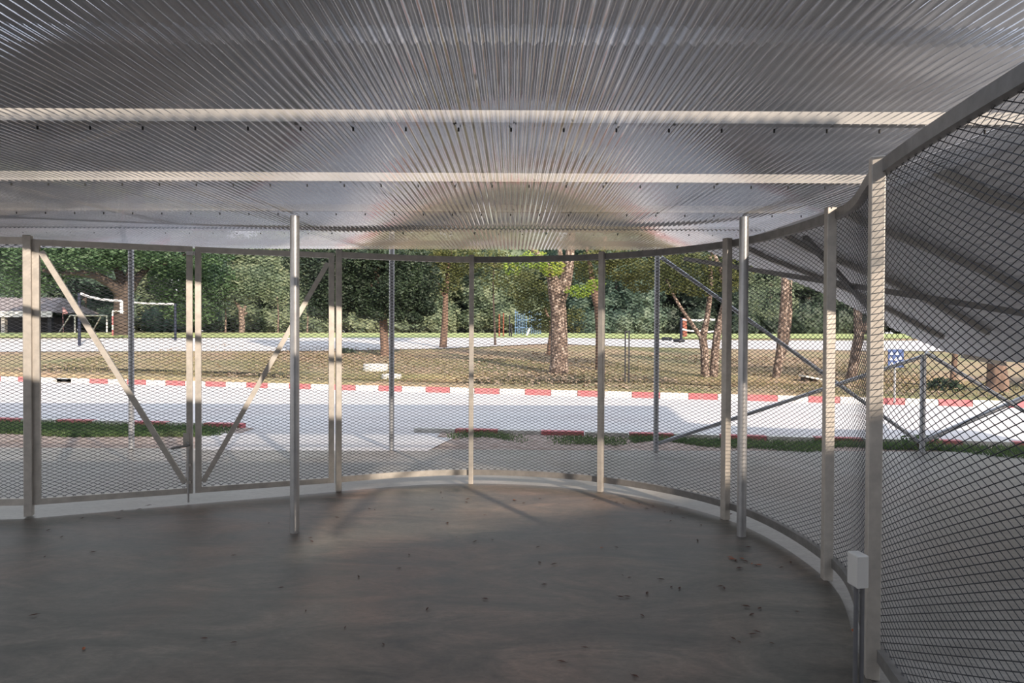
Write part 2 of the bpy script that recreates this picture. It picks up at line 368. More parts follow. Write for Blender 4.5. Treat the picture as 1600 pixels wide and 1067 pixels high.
# ---------------- mesh fence ----------------
ZB0, ZB1, ZT0, ZT1 = .088, .146, 2.345, 2.405
def wire_mesh(name, cur, z0, z1, parent, off, W=.072, H=.0316, wr=.0020):
    """expanded metal: zigzag strands following a curve in plan"""
    cur = [Vector((p[0], p[1])) for p in cur]; L = [0]
    for i in range(1, len(cur)): L.append(L[-1]+(cur[i]-cur[i-1]).length)
    T = L[-1]; cx = [p.x for p in cur]; cy = [p.y for p in cur]
    nx = max(2, round(T/(W/2))); ny = int((z1-z0)/(H/2))
    sx_ = np.linspace(0, T, nx+1); X = np.interp(sx_, L, cx); Y = np.interp(sx_, L, cy)
    tx = np.gradient(X); ty = np.gradient(Y); ln = np.hypot(tx, ty); nxv = ty/ln; nyv = -tx/ln
    i, j = np.meshgrid(np.arange(nx), np.arange(ny), indexing='ij'); i = i.ravel(); j = j.ravel()
    up = ((i+j) % 2 == 0)
    j0 = np.where(up, j, j+1); j1 = np.where(up, j+1, j)
    za = z0+j0*(z1-z0)/ny; zb = z0+j1*(z1-z0)/ny
    A = np.stack([X[i], Y[i], za], 1); B = np.stack([X[i+1], Y[i+1], zb], 1)
    N = np.stack([nxv[i], nyv[i], np.zeros(len(i))], 1); D = B-A; D /= np.linalg.norm(D, axis=1, keepdims=True)
    U = np.cross(N, D)
    V = np.stack([A+U*wr, A+N*wr*.8, A-U*wr, A-N*wr*.8, B+U*wr, B+N*wr*.8, B-U*wr, B-N*wr*.8], 1).reshape(-1, 3)
    b_ = (np.arange(len(i))*8)[:, None]
    Q = np.concatenate([b_+np.array([k, (k+1) % 4, 4+(k+1) % 4, 4+k])[None] for k in range(4)], 0)
    o = npmesh(name, V, Q, M['mesh'], parent, off=off); return o
def panel(cur, label, nm_='mesh_fence', rm='shaded_steel'):
    mid = cur[len(cur)//2]; e = empty(nm_, (mid[0], mid[1], ZB0), label, 'fence panel', 'curved mesh fence panels')
    p3 = lambda z: [(p[0], p[1], z) for p in cur]
    mb = MB(); mb.bar(p3((ZT0+ZT1)/2), .045, ZT1-ZT0); mb.build('top_rail', M[rm], e)
    mb = MB(); mb.bar(p3((ZB0+ZB1)/2), .045, ZB1-ZB0); mb.build('bottom_rail', M[rm], e)
    outw = []
    for i, p in enumerate(cur):
        t_ = (cur[min(i+1, len(cur)-1)]-cur[max(i-1, 0)]).normalized(); outw.append(p-Vector((t_.y, -t_.x))*.012)
    wire_mesh('mesh_infill', outw, ZB1-.01, ZT0+.01, e, e.location)
    return e
plabels = ['curved diamond mesh panel just right of the double gate', 'curved diamond mesh panel left of the middle of the curved fence, before the big flaking tree',
           'curved diamond mesh panel in front of the multi-stemmed tree, ending at the leftmost dark post', 'diamond mesh panel behind the right inner round column',
           'steeply foreshortened mesh panel left of the post carrying the switch box', 'nearest diamond mesh panel at the right edge, right of the switch box post',
           'mesh panel beside the viewer, outside the picture on the right', 'mesh panel behind the viewer on the right']
plabels = ['curved mesh panel directly right of the double gate, dark leafy tree behind it',
  'curved diamond mesh panel with the thick flaking-bark tree trunk seen through it',
  'curved diamond mesh panel with the black twin-pole hoop and a forked tree seen through it',
  'diamond mesh panel running behind the right round indoor column',
  'narrow steeply foreshortened mesh panel left of the post with the grey switch box',
  'nearest mesh panel, large diamonds filling the right edge of the picture',
  'mesh panel beside the viewer, continuing the right side of the fence', 'mesh panel behind the viewer']
for k_, (s_, lb) in enumerate(zip(segs[:7], plabels)): panel(s_, lb, rm='galv' if k_ == 0 else 'shaded_steel')  # sunlit first panel gets the lighter steel, the others the shaded copy
# left panel beyond the gate
LP = [Vector((-4.22, 5.76)), Vector((-4.9, 5.70)), Vector((-5.7, 5.62))]
panel(LP[::-1], 'mesh panel at the left edge of the picture, left of the gate', rm='galv')
def post(p, tdir, label, inset=.05, w_=.06, d_=.06, mat=None):
    t_ = Vector(tdir).normalized(); n_ = Vector((t_.y, -t_.x)); c_ = Vector(p)+n_*inset
    e = MB(); ang = math.atan2(t_.y, t_.x)
    e.box((c_.x, c_.y, 1.21), (w_, d_, 2.42), ang)
    o = e.build('fence_post', mat or M['galv'], loc=(c_.x, c_.y, 0))
    bv = o.modifiers.new('bevel', 'BEVEL'); bv.width = .005; bv.segments = 2
    return tag(o, label, 'post', 'square steel fence posts')
def tan(i): return (Vector(segs[i][1])-Vector(segs[i-1][-2])) if i > 0 else Vector(segs[0][1])-Vector(segs[0][0])
post(A_, (2.44, .94), 'square steel post on the left, hinging the left gate leaf', .02, .062, .075)
post(B_, (1, .40), 'square steel post on the right side of the double gate', .02, .058)
post(C_, tan(1), 'square steel post at the deepest middle of the curved fence', .04, .05, .05)
post(D_, tan(2), 'square steel post left of the twin-pole hoop, dark with a thin bright right face', .04, .055)
post(E_, tan(3), 'dark square steel post just left of the right round indoor column', .045, .06)
post(F_, tan(4), 'brightly sunlit square steel post between the right round column and the switch box post', .04, .06)
post(G_, (-.30, -1), 'nearest large square steel post at the right, carrying the grey switch box', .035, .066, .06)
# ---------------- gates ----------------
def leaf(p0, p1, brace_from_left_top, label):
    a = Vector(p0); b_ = Vector(p1); t_ = (b_-a).normalized(); e = empty('gate_leaf', (a.x, a.y, ZB0), label, 'gate', 'double gate leaves')
    up3 = (0, 0, 1); w_ = .052; nrm = Vector((t_.y, -t_.x, 0))
    z0, z1 = .088, 2.39
    L3 = lambda v, z: (v.x, v.y, z)
    for v in (a+t_*w_/2, b_-t_*w_/2):
        mb = MB(); mb.box((v.x, v.y, (z0+z1)/2), (w_, .045, z1-z0), math.atan2(t_.y, t_.x)); mb.build('stile', M['galv'], e)
    for nme, z in (('top_rail', z1-w_/2), ('bottom_rail', z0+w_/2)):
        mb = MB(); mb.bar([L3(a+t_*w_, z), L3(b_-t_*w_, z)], .043, w_); mb.build(nme, M['galv'], e)
    q0, q1 = (a+t_*(w_+.01), b_-t_*(w_+.015)) if brace_from_left_top else (b_-t_*(w_+.01), a+t_*(w_+.015))
    mb = MB(); mb.bar([L3(q0, z1-w_-.05), L3(q1, z0+w_+.05)], .045, .038, up=nrm); mb.build('brace', M['galv'], e)
    o_ = Vector((-t_.y, t_.x))*.015
    wire_mesh('mesh_infill', [a+t_*w_*.8+o_, (a+b_)/2+o_, b_-t_*w_*.8+o_], z0+w_*.8, z1-w_*.8, e, e.location)
    return e, t_
a = Vector(A_); b_ = Vector(B_); tt = (b_-a).normalized(); Lg = (b_-a).length
def tpx(px):                                # place along the gate line seen in that direction
    k = (px-800)/F; return (k*a.y-a.x)/(tt.x-k*tt.y)
g0, g1, g2, g3 = tpx(51.5), tpx(301), tpx(305), tpx(522)
gl1, t1 = leaf(a+tt*g0, a+tt*g1, True, 'left gate leaf with brace falling to its right foot and a drop bolt')
gl2, t2 = leaf(a+tt*g2, a+tt*g3, False, 'right gate leaf with brace rising to the right, partly behind the left round column')
nrm = Vector((tt.y, -tt.x))
def on(px, off): v = a+tt*tpx(px)+nrm*off; return v
v = on(294.5, .045)
mb = MB(); mb.tube([(v.x, v.y, .012), (v.x, v.y, .56)], .009, 10); mb.tube([(v.x, v.y, .53), (v.x, v.y, .56), (v.x-.02, v.y-.01, .575)], .009, 8)
mb.build('drop_bolt', M['pipe'], gl1)
mb = MB()
for z in (.2, .36, .52):
    mb = MB(); mb.box((v.x, v.y+.01, z), (.035, .035, .03), math.atan2(tt.y, tt.x)); mb.build('bolt_guide', M['galv'], gl1)
mb = MB(); v2 = on(291, .03); mb.box((v2.x, v2.y, .60), (.05, .012, .11), math.atan2(tt.y, tt.x)); mb.build('latch_plate', M['galv'], gl1)
mb = MB(); v3 = on(297, .045); v4 = on(268, .075); mb.tube([(v3.x, v3.y, .545), (v4.x, v4.y, .525)], [.012, .010], 10); mb.build('latch_handle', M['shaded_steel'], gl1)
mb = MB(); v5 = on(299, .03); mb.box((v5.x, v5.y, 2.325), (.075, .016, .035), math.atan2(tt.y, tt.x))
for k in (-.02, .02): mb.tube([(v5.x+k, v5.y-.01, 2.325), (v5.x+k, v5.y-.02, 2.325)], .007, 8)
mb.build('top_catch', M['white'], gl1)
# ---------------- switch box on the near right post ----------------
gp = AT(1350, 895, 2.92)
e = empty('switch_box', (gp.x, gp.y, 0), 'grey electrical switch box with two conduits on the nearest right post', 'switch box')
mb = MB(); mb.box((gp.x, gp.y+.03, gp.z), (.056, .075, .145), .12)
bx = mb.build('box_body', M['box'], e); bv = bx.modifiers.new('bevel', 'BEVEL'); bv.width = .006; bv.segments = 2
mb = MB(); mb.box((gp.x-.001, gp.y-.010, gp.z), (.05, .006, .138), .12); mb.build('box_cover', M['box'], e)
for k, dx_ in enumerate((-.012, .016)):
    mb = MB(); mb.tube([(gp.x+dx_, gp.y+.02, .0), (gp.x+dx_, gp.y+.02, gp.z-.07)], .0095, 12); mb.build('conduit', M['conduit'], e)
# ---------------- ceiling, purlins, roof ----------------
HC = lambda y: EYE+.826+.0192*y              # underside of the flat roof
def corr(name, x0, x1, ys, zf, pitch, amp, mat, seg=8, **kw):
    nx = int((x1-x0)/pitch*seg); X = np.linspace(x0, x1, nx+1)
    V = []
    for y in ys:
        for x in X: V.append((x, y, zf(x, y)+amp*math.cos(2*math.pi*x/pitch)))
    n = nx+1; Q = [(r_*n+i, (r_+1)*n+i, (r_+1)*n+i+1, r_*n+i+1) for r_ in range(len(ys)-1) for i in range(nx)]
    return npmesh(name, V, Q, mat, smooth=True)
tag(corr('ceiling', -9.2, 2.36, [-2.4, 0, 2.0], lambda x, y: HC(y), .040, .007, M['clear']), 'clear corrugated ceiling sheet, nearest row', 'ceiling', kind='structure')
tag(corr('ceiling', -9.2, 2.36, [1.9, 4, 6.15], lambda x, y: HC(y)+.007, .040, .007, M['clear']), 'clear corrugated ceiling sheet, middle row', 'ceiling', kind='structure')
tag(corr('ceiling', -9.2, 2.30, [6.08, 7.0, 7.8], lambda x, y: HC(y)-.002, .040, .007, M['milky']), 'clear corrugated ceiling sheet, far row', 'ceiling', kind='structure')
kn_u = [0, 1.62, 2.35, 2.5, 2.96, 3.55, 4.0, 4.44, 5.1, 5.7, 7, 12]; kn_h = [1.2, 1.04, .925, .865, .71, .477, .25, .02, -.26, -.37, -.42, -.46]
def ZR(x, y):
    u = x-max(0, (y-6.2)*.255); return EYE+float(np.interp(u, kn_u, kn_h))+.0192*(y-5)*max(0, min(1, 3.2-x))+.06*max(0, min(1, (2.75-x)/.35))
ZU = lambda x, y: 3.4-.075*(y-3.5)
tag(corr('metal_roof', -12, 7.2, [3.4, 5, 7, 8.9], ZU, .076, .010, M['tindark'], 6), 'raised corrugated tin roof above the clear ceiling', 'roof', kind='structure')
tag(corr('metal_roof', -12, 2.5, [-6, -2, 1.0], lambda x, y: 3.42, .076, .010, M['tindark'], 4), 'unseen tin roof sheet added behind the viewer to shade the floor', 'roof', kind='structure')  # added roof sheet, the gap before the front one lets low sun in
tag(corr('metal_roof', 2.32, 9.5, [3.02, 3.8, 5.0, 6.2, 7.0, 7.8, 8.9], lambda x, y: ZR(x, y)+.04, .076, .010, M['tin'], 6), 'sloping corrugated tin roof on the right', 'roof', kind='structure')
tag(corr('metal_roof', 1.9, 2.40, [7.75, 8.9], lambda x, y: ZR(x, y)+.04, .076, .010, M['tin'], 6), 'small corner of tin roof beyond the ceiling', 'roof', kind='structure')
bl = ['nearest of the roof purlins crossing above the clear ceiling', 'second pale roof purlin above the ceiling', 'third roof purlin above the ceiling, over the two round columns',
      'fourth roof purlin above the ceiling, near its far edge', 'roof purlin along the far edge of the ceiling']
for k, y in enumerate((2.86, 4.08, 5.2, 6.36, 7.55)):
    z = HC(y)+.018
    e = empty('roof_purlin', (-3.4, y+.025, z), bl[k], 'roof beam', 'purlins above the ceiling')
    mb = MB(); mb.box((-3.4, y+.025, z+.027), (11.5, .05, .052)); mb.build('beam', M['beam'], e)
    x = -8.9+.11*k; st = .228
    while x < 2.3 and k < 4:
        if x > -(y*.80+.3):
            mb = MB(); mb.tube([(x, y+.035, HC(y)-.010), (x, y+.035, HC(y)+.006)], .0045, 8); mb.build('screw', M['screw'], e)
        x += st
tag(None or (lambda: (lambda m_: (m_.box((-3.4, 1.72, HC(1.72)+.045), (11.5, .05, .05)), m_.build('roof_purlin', M['beam']))[1])(MB()))(), 'roof purlin above the sheet overlap, out of view at the top', 'roof beam', 'purlins above the ceiling')
rl = [(3.08, 2.38, 4.6, 'curved purlin under the tin roof at the top right corner'), (3.8, 2.36, 4.9, 'nearest fully visible curved purlin under the right tin roof'), (5.0, 2.4, 4.9, 'second curved purlin down under the right tin roof'),
      (6.2, 2.45, 4.44, 'third curved purlin under the right tin roof, ending in mid slope'), (7.6, 2.5, 4.92, 'curved purlin close to the jagged far edge of the right tin roof'),
      (8.5, 5.75, 6.3, 'short low purlin under the bottom of the right tin roof')]
for y, x0, x1, lb in rl:
    mb = MB(); xs_ = np.linspace(x0, x1, 14)
    mb.bar([(x, y, ZR(x, y)+.002) for x in xs_], .05, .05)
    tag(mb.build('roof_purlin', M['purlin'], loc=(x0, y, ZR(x0, y))), lb, 'roof beam', 'purlins under the sloping tin roof')
def line3(p, q, e0=0, e1=0):
    p, q = Vector(p), Vector(q); d = q-p; return [tuple(p-d*e0), tuple(q+d*e1)]
H3 = lambda x, y, h: (x, y, EYE+h)
mb = MB(); mb.bar(line3(H3(2.25, 8.2, .90), H3(4.0, 5.2, .17), .05, .5), .05, .05); tag(mb.build('roof_rafter', M['shaded_steel'], loc=(0, 0, 0)), 'long rafter crossing under the right tin roof toward the right edge', 'roof beam')
mb = MB(); mb.bar(line3(H3(2.37, 5.4, .78), H3(3.77, 7.0, .26), 0, .3), .04, .04); tag(mb.build('roof_rafter', M['shaded_steel'], loc=(0, 0, 0)), 'short thin rafter slanting down steeply under the right tin roof', 'roof beam')
# ---------------- columns and braces ----------------
def column(x, y, ztop, label, r=.036, z0=0, mat='pipe'):
    mb = MB(); mb.tube([(x, y, z0), (x, y, ztop)], r, 24)
    tag(mb.build('steel_column', M[mat], loc=(x, y, 0)), label, 'column', 'round steel columns')
column((460.5-800)/F*5.28, 5.28, HC(5.28)-.01, 'round steel column indoors in front of the right gate leaf')
column((1161-800)/F*5.24, 5.24, HC(5.24)-.01, 'round steel column indoors at the right, with a bright sunlit streak')
OY = 9.05
cols = [(205, 2.97, 'round steel column outdoors seen through the left gate leaf', OY), (612, 2.97, 'round steel column outdoors right of the gate, beside the driveway', OY),
        (1026, 2.97, 'round steel column outdoors behind the curved fence, where the braces begin', OY), (1443, 1.33, 'short round steel column outdoors under the low tin roof at the right', OY)]
for px, zt, lb, y in cols: column((px-800)/F*y, y, zt, lb, mat='pipeout')
def brace(p, q, label, r=.026):
    mb = MB(); mb.tube([p, q], r, 14); tag(mb.build('diagonal_brace', M['pipeout'], loc=p), label, 'brace', 'diagonal pipe braces')
brace(tuple(AT(1030, 693, OY-.07)), tuple(AT(1438, 558, OY-.07)), 'pipe brace rising right from the foot of the long outdoor column')
brace(tuple(AT(1032, 402, OY+.07)), tuple(AT(1440, 692, OY+.07)), 'pipe brace falling right from the top of the long outdoor column')
brace(tuple(AT(1447, 551, OY-.06)), tuple(AT(1800, 760, OY-.06)), 'bluish pipe brace falling right from the top of the short outdoor column')
brace(tuple(AT(1447, 688, OY+.02)), tuple(AT(1800, 535, OY+.02)), 'pipe brace rising right from the foot of the short outdoor column', .034)
# added wall, out of view on the right, that keeps the low sun off the floor
per = Vector((.87, .50)); wc = Vector((5.2, -3.0))
mb = MB(); p_, q_ = wc-per*9, wc+per*4.6
mb.bar([(p_.x, p_.y, 2.0), (q_.x, q_.y, 2.0)], .2, 4.3); tag(mb.build('wall_sun_block', M['plaster']), 'unseen plain wall added to block the low sun', 'wall', kind='structure')
# ---------------- fallen leaves ----------------
def dryleaf(name, x, y, s_, mat, label, group='fallen leaves on the floor'):
    mb = MB(); c_ = random.uniform(.15, .4)
    pr = [(-1, 0), (-.5, .33), (.2, .38), (1, 0), (.2, -.36), (-.5, -.3)]
    vs_ = [(px*s_, py*s_, .004+abs(py)*s_*c_) for px, py in pr]+[(-.1*s_, 0, .003), (.5*s_, 0, .004), (-1.4*s_, .05*s_, .006)]
    mb.add(vs_, [(0, 6, 1), (1, 6, 2), (2, 6, 7), (2, 7, 3), (3, 7, 4), (4, 7, 6), (4, 6, 5), (5, 6, 0), (0, 8, 6)])
    o = mb.build(name, mat); o.location = (x, y, .006); o.rotation_euler = (0, 0, random.uniform(0, 6.28)); tag(o, label, 'leaf', group); return o
def fpt(px, py): return P(px, py, 0)
protos = [dryleaf('fallen_leaf', *fpt(853, 917)[:2], .020, M['leafdry'], 'small dry brown leaf lying on the dark concrete floor') for _ in range(1)]
spots = [(916, 1017), (973, 937), (1036, 909), (1014, 931), (868, 885), (965, 858), (625, 891), (669, 956), (983, 936), (1065, 923), (842, 858), (1050, 817), (1070, 812),
         (744, 849), (771, 846), (1179, 965), (1170, 952), (1191, 955), (1181, 996), (1187, 992), (318, 1003), (365, 1009), (364, 871), (478, 959), (440, 922), (485, 843), (487, 849),
         (526, 811), (75, 831), (95, 842), (143, 866), (190, 800), (128, 812), (184, 813), (216, 798), (50, 966), (69, 873), (714, 842), (690, 771), (732, 782), (676, 799), (692, 780),
         (729, 787), (805, 784), (845, 781), (577, 797), (586, 799), (700, 820), (758, 807), (820, 788), (931, 783), (955, 781), (965, 787), (976, 789), (1000, 789), (1012, 797),
         (1022, 793), (1040, 802), (1060, 795), (1052, 805), (1098, 823), (1130, 796), (1145, 806), (1166, 799), (1173, 858), (1239, 882), (1225, 890), (1165, 826), (1092, 846), (1093, 848),
         (1159, 1008), (1150, 1003), (996, 1063), (1052, 921), (1130, 920), (1135, 923), (986, 906), (975, 902), (1006, 966), (845, 882), (640, 870), (561, 905), (420, 820), (232, 792), (600, 1012), (540, 985), (880, 1040), (760, 940), (1250, 960), (1210, 1010)]
for px, py in spots:
    o = protos[0].copy(); C.objects.link(o); v = fpt(px, py); o.location = (v.x, v.y, .006); s_ = random.uniform(.7, 1.35)
    o.scale = (s_, s_*random.uniform(.5, 1), s_); o.rotation_euler = (0, 0, random.uniform(0, 6.28))
dryleaf('fallen_leaf', *fpt(129, 1019)[:2], .021, M['leaforange'], 'single orange leaf on the floor at the lower left', 'orange fallen leaves')
dryleaf('fallen_leaf', *fpt(804, 783)[:2], .020, M['leaforange'], 'small orange leaf on the floor near the middle fence post', 'orange fallen leaves')
dryleaf('fallen_leaf', *fpt(942, 859)[:2], .018, M['leaforange'], 'small orange leaf on the open floor left of the right round column', 'orange fallen leaves')
dryleaf('fallen_leaf', *fpt(1338, 990)[:2], .022, M['leaforange'], 'orange leaf on the floor beside the switch box conduits', 'orange fallen leaves')
cl = [(1148, 877), (1153, 879), (1162, 876), (1168, 880), (1178, 884), (1184, 887), (1190, 886), (1158, 891), (1145, 874)]
for i, (px, py) in enumerate(cl):
    dryleaf('fallen_leaf', *fpt(px, py)[:2], random.uniform(.016, .030), M['leafdry'] if i % 2 else M['leaforange'], 'curled leaf in the little leaf cluster near the right round column', 'leaf cluster by the right column')
# ---------------- trees ----------------
def leaves(blobs, per_vol, size, mat_idx=0, flat=.7):
    cs = []
    for (c_, r_, n_) in blobs:
        u = rng.normal(size=(n_, 3)); u /= np.linalg.norm(u, axis=1, keepdims=True); rad = rng.uniform(.25, 1, n_)**.45
        cs.append(np.asarray(c_)[None]+u*rad[:, None]*np.asarray(r_)[None])
    Cn = np.concatenate(cs); n_ = len(Cn)
    a = rng.normal(size=(n_, 3)); a[:, 2] *= flat; a /= np.linalg.norm(a, axis=1, keepdims=True)
    b_ = rng.normal(size=(n_, 3)); b_ -= a*(a*b_).sum(1, keepdims=True); b_ /= np.linalg.norm(b_, axis=1, keepdims=True)
    s_ = rng.uniform(.6, 1.3, n_)[:, None]*size
    V = np.stack([Cn-a*s_, Cn+b_*s_*.45, Cn+a*s_, Cn-b_*s_*.45], 1).reshape(-1, 3)
    return V, np.arange(n_*4).reshape(-1, 4)
def tree(name, base, stems, blobs, size, leaf, bark, label, cat='tree', group=None, core=None):
    """stems: list of (points, radii) ; blobs: list of (centre, radii, count)"""
    e = empty(name, tuple(base), label, cat, group)
    mb = MB()
    for pts, rad in stems: mb.tube(pts, rad, 14, wob=.10)
    mb.build('trunk', bark, e)
    if blobs:
        V, Q = leaves(blobs, 0, size)
        if core:
            cV = []; cQ = []; bsum = len(V)
            for (c_, r_, n_) in blobs:
                nu, nv = 14, 8
                for i in range(nv+1):
                    for j in range(nu):
                        th = math.pi*i/nv; ph_ = 2*math.pi*j/nu; k = core*random.uniform(.75, 1.1)
                        cV.append((c_[0]+r_[0]*k*math.sin(th)*math.cos(ph_), c_[1]+r_[1]*k*math.sin(th)*math.sin(ph_), c_[2]+r_[2]*k*math.cos(th)))
                for i in range(nv):
                    for j in range(nu): cQ.append((bsum+i*nu+j, bsum+i*nu+(j+1) % nu, bsum+(i+1)*nu+(j+1) % nu, bsum+(i+1)*nu+j))
                bsum += (nv+1)*nu
            V = np.concatenate([V, np.array(cV)]); Q = np.concatenate([Q, np.array(cQ)])
        npmesh('foliage', V, Q, leaf, e, off=e.location)
    return e
def stem(d, pix, pushes=None):               # a stem through directions seen at distance d: (px, py, width in px)
    pts = [tuple(AT(px, py, d+(pushes[i] if pushes else 0))) for i, (px, py, w_) in enumerate(pix)]
    return pts, [max(.01, w_*d/F/2) for _, _, w_ in pix]
def blob(px, py, d, rx, ry, rz, n_): c_ = AT(px, py, d); return (tuple(c_), (rx, ry, rz), n_)
# 1 big spreading tree at the left
d = 45; b0 = P(190, 529)
tree('rain_tree', (b0.x, d, b0.z), [stem(d, [(190, 533, 34), (190, 520, 26), (190, 490, 22), (192, 468, 26), (194, 452, 24)]),
    stem(d, [(192, 462, 20), (175, 445, 15), (150, 430, 12), (120, 425, 9), (90, 428, 6), (60, 420, 4)], [0, -1, -2, -3, -4, -5]),
    stem(d, [(193, 460, 16), (188, 430, 13), (176, 405, 10), (165, 380, 8)]), stem(d, [(198, 462, 16), (214, 435, 12), (232, 418, 9), (262, 410, 6), (290, 398, 4)], [0, 1, 2, 2, 2]),
    stem(d, [(195, 455, 12), (208, 410, 9), (214, 370, 7)])],
    [blob(300, 470, d+4, 2.5, 2, 2, 2200), blob(330, 440, d+4, 2, 2, 1.5, 1200), blob(80, 395, d-3, 5, 4, 1.6, 5000), blob(20, 420, d-4, 3.2, 3, 1.8, 2600), blob(250, 390, d, 5, 4, 1.4, 3500), blob(165, 375, d, 6, 4, 1.5, 3500), blob(280, 440, d+3, 2.2, 2, 1.6, 1600), blob(120, 415, d+2, 3, 2, .9, 900)],
    .17, M['l_rain'], M['barkdark'], 'huge dark spreading tree with a thick trunk behind the left gate leaf')
# 2 pale forked stump tree far away
tree('pollard_tree', tuple(P(377, 524)), [stem(50, [(377, 526, 9), (378, 505, 9), (377, 490, 8), (376, 484, 6), (368, 470, 4)]), stem(50, [(377, 492, 7), (384, 478, 4)]), stem(50, [(377, 496, 5), (386, 488, 3)])],
     [blob(370, 455, 50, 1.7, 1.4, .9, 900), blob(395, 440, 51, 2.2, 1.4, 1.2, 1200)], .16, M['l_farlight'], M['barkpale'], 'small pale pruned tree with a forked trunk at the edge of the woods')
# 3 dense dark tree
d = 29
tree('mango_tree', tuple(P(601, 566)), [stem(d, [(601, 572, 16), (601, 545, 13), (599, 500, 12), (595, 455, 11), (588, 420, 10), (580, 380, 8)]), stem(d, [(597, 470, 6), (620, 440, 5), (645, 410, 4)]), stem(d, [(594, 455, 6), (560, 430, 5), (520, 410, 4)])],
     [blob(515, 425, d, 1.6, 1.5, 1.5, 4200), blob(560, 440, d+.4, 1.5, 1.5, 1.2, 3800), blob(645, 440, d, 1.3, 1.3, 1.3, 3600), blob(585, 400, d, 2.6, 1.8, 1.0, 4500), blob(480, 400, d+1, 1.2, 1.2, 1.0, 1800), blob(640, 478, d, .8, .7, .5, 900), blob(520, 460, d-.3, 1.2, 1.2, .9, 2600), blob(575, 470, d-.3, .9, .9, .6, 1500), blob(620, 455, d-.8, 1.1, .9, .9, 2200)]+[blob(q, random.uniform(478, 497), d-random.uniform(0, 1), random.uniform(.3, .55), .4, random.uniform(.25, .5), 420) for q in (495, 512, 534, 552, 571, 590, 622, 648, 660, 670)],
     .085, M['l_dark'], M['bark'], 'dense dark green tree whose trunk stands left of the outdoor column by the driveway', core=.6)
# 4 olive tree
d = 34
tree('olive_green_tree', tuple(P(692, 549)), [stem(d, [(692, 554, 17), (693, 540, 12), (695, 500, 10), (696, 460, 8), (700, 420, 6), (706, 385, 4)]), stem(d, [(695, 465, 5), (680, 435, 4), (670, 405, 3)])],
     [blob(690, 425, d, 1.2, 1.2, 1.2, 1500), blob(715, 405, d, 1.4, 1.2, .9, 1500), blob(660, 400, d, 1.3, 1.2, .8, 1200)], .10, M['l_olive'], M['bark'], 'slim straight tree with brown trunk between the dark tree and the sapling')
# 5 sapling
d = 36
tree('sapling', tuple(P(774, 545)), [stem(d, [(774, 546, 4), (773, 520, 3.4), (771, 480, 2.6), (770, 440, 2), (772, 410, 1.5)])],
     [blob(768, 430, d, .8, .8, 1.1, 260), blob(772, 405, d, 1.1, .9, .6, 300)], .11, M['l_olive'], M['barkdark'], 'very thin dark sapling just right of the middle fence post')
# 6 thick flaking tree
d = 22
tree('flaking_bark_tree', tuple(P(874, 592)), [stem(d, [(876, 600, 44), (874, 588, 33), (874, 560, 29), (873, 520, 27), (872, 480, 26), (869, 455, 25), (864, 440, 18), (858, 425, 13), (852, 412, 10), (838, 395, 8), (824, 385, 6)]),
     stem(d, [(874, 470, 20), (882, 445, 20), (888, 420, 16), (890, 395, 14), (893, 350, 12)]), stem(d, [(872, 452, 10), (880, 430, 9), (876, 405, 8), (870, 370, 6)])],
     [blob(862, 418, d-.6, .42, .4, .30, 260), blob(835, 405, d-.5, .5, .4, .3, 220), blob(905, 455, d-.5, .5, .4, .22, 240), blob(930, 445, d-.4, .35, .3, .18, 150), blob(800, 415, d-.2, .35, .4, .35, 160)],
     .062, M['l_bright'], M['barkpale'], 'thickest tree in the middle with flaking pale bark and bright yellow-green leaves')
d = 27
tree('leafy_tree', tuple(P(858, 556)), [stem(d+3, [(857, 560, 8), (859, 540, 7), (861, 520, 6), (858, 500, 5), (850, 480, 4)]), stem(d+3, [(866, 558, 7), (864, 540, 6), (866, 515, 5), (868, 480, 4)])],
     [blob(838, 470, d, .95, .8, .75, 1500), blob(850, 505, d, .7, .6, .35, 700), blob(812, 445, d, .9, .7, .6, 900), blob(845, 435, d+.5, 1.2, .8, .6, 900), blob(900, 500, d+1, .5, .5, .6, 350)],
     .062, M['l_olive'], M['bark'], 'low leafy olive tree with two slim trunks just left of the thick flaking tree')
# 8
d = 23.5
tree('brown_trunk_tree', tuple(P(937, 583)), [stem(d, [(938, 588, 16), (937, 570, 12), (937, 520, 12), (935, 480, 13), (931, 465, 14), (926, 445, 9), (922, 420, 7), (915, 380, 5)]), stem(d, [(934, 470, 9), (941, 440, 7), (940, 400, 6), (945, 370, 5)])],
     [blob(925, 415, d, .8, .7, .5, 800), blob(975, 420, d, .9, .7, .5, 1100), blob(1000, 440, d, .7, .6, .4, 700), blob(955, 400, d, 1.0, .7, .4, 900), blob(895, 425, d+1, .7, .5, .5, 500)],
     .065, M['l_olive'], M['bark'], 'brown-trunked tree half hidden behind the dark fence post right of the thick tree')
# 9 multi stem
d = 21
tree('multi_stem_tree', tuple(P(1108, 600)), [stem(d, [(1103, 604, 18), (1102, 585, 13), (1101, 550, 13), (1098, 528, 12), (1104, 500, 9), (1108, 470, 8), (1110, 440, 7), (1108, 400, 6)]),
     stem(d, [(1099, 532, 8), (1082, 508, 6), (1066, 485, 5), (1052, 462, 4), (1040, 435, 3)]), stem(d, [(1113, 604, 16), (1116, 580, 13), (1117, 550, 12), (1121, 520, 12), (1128, 490, 11), (1134, 465, 10), (1128, 430, 8), (1115, 400, 7), (1100, 375, 6)])],
     [blob(1050, 440, d, .75, .6, .42, 900), blob(1090, 450, d, .6, .6, .3, 600), blob(1070, 415, d, 1.1, .7, .45, 1300), blob(1130, 440, d, .7, .6, .4, 600), blob(1030, 420, d+1, .8, .6, .5, 900), blob(1150, 415, d, .7, .6, .4, 500)],
     .06, M['l_olive'], M['barkpale'], 'tree with several pale stems fanning out just left of the right round column')
d = 21
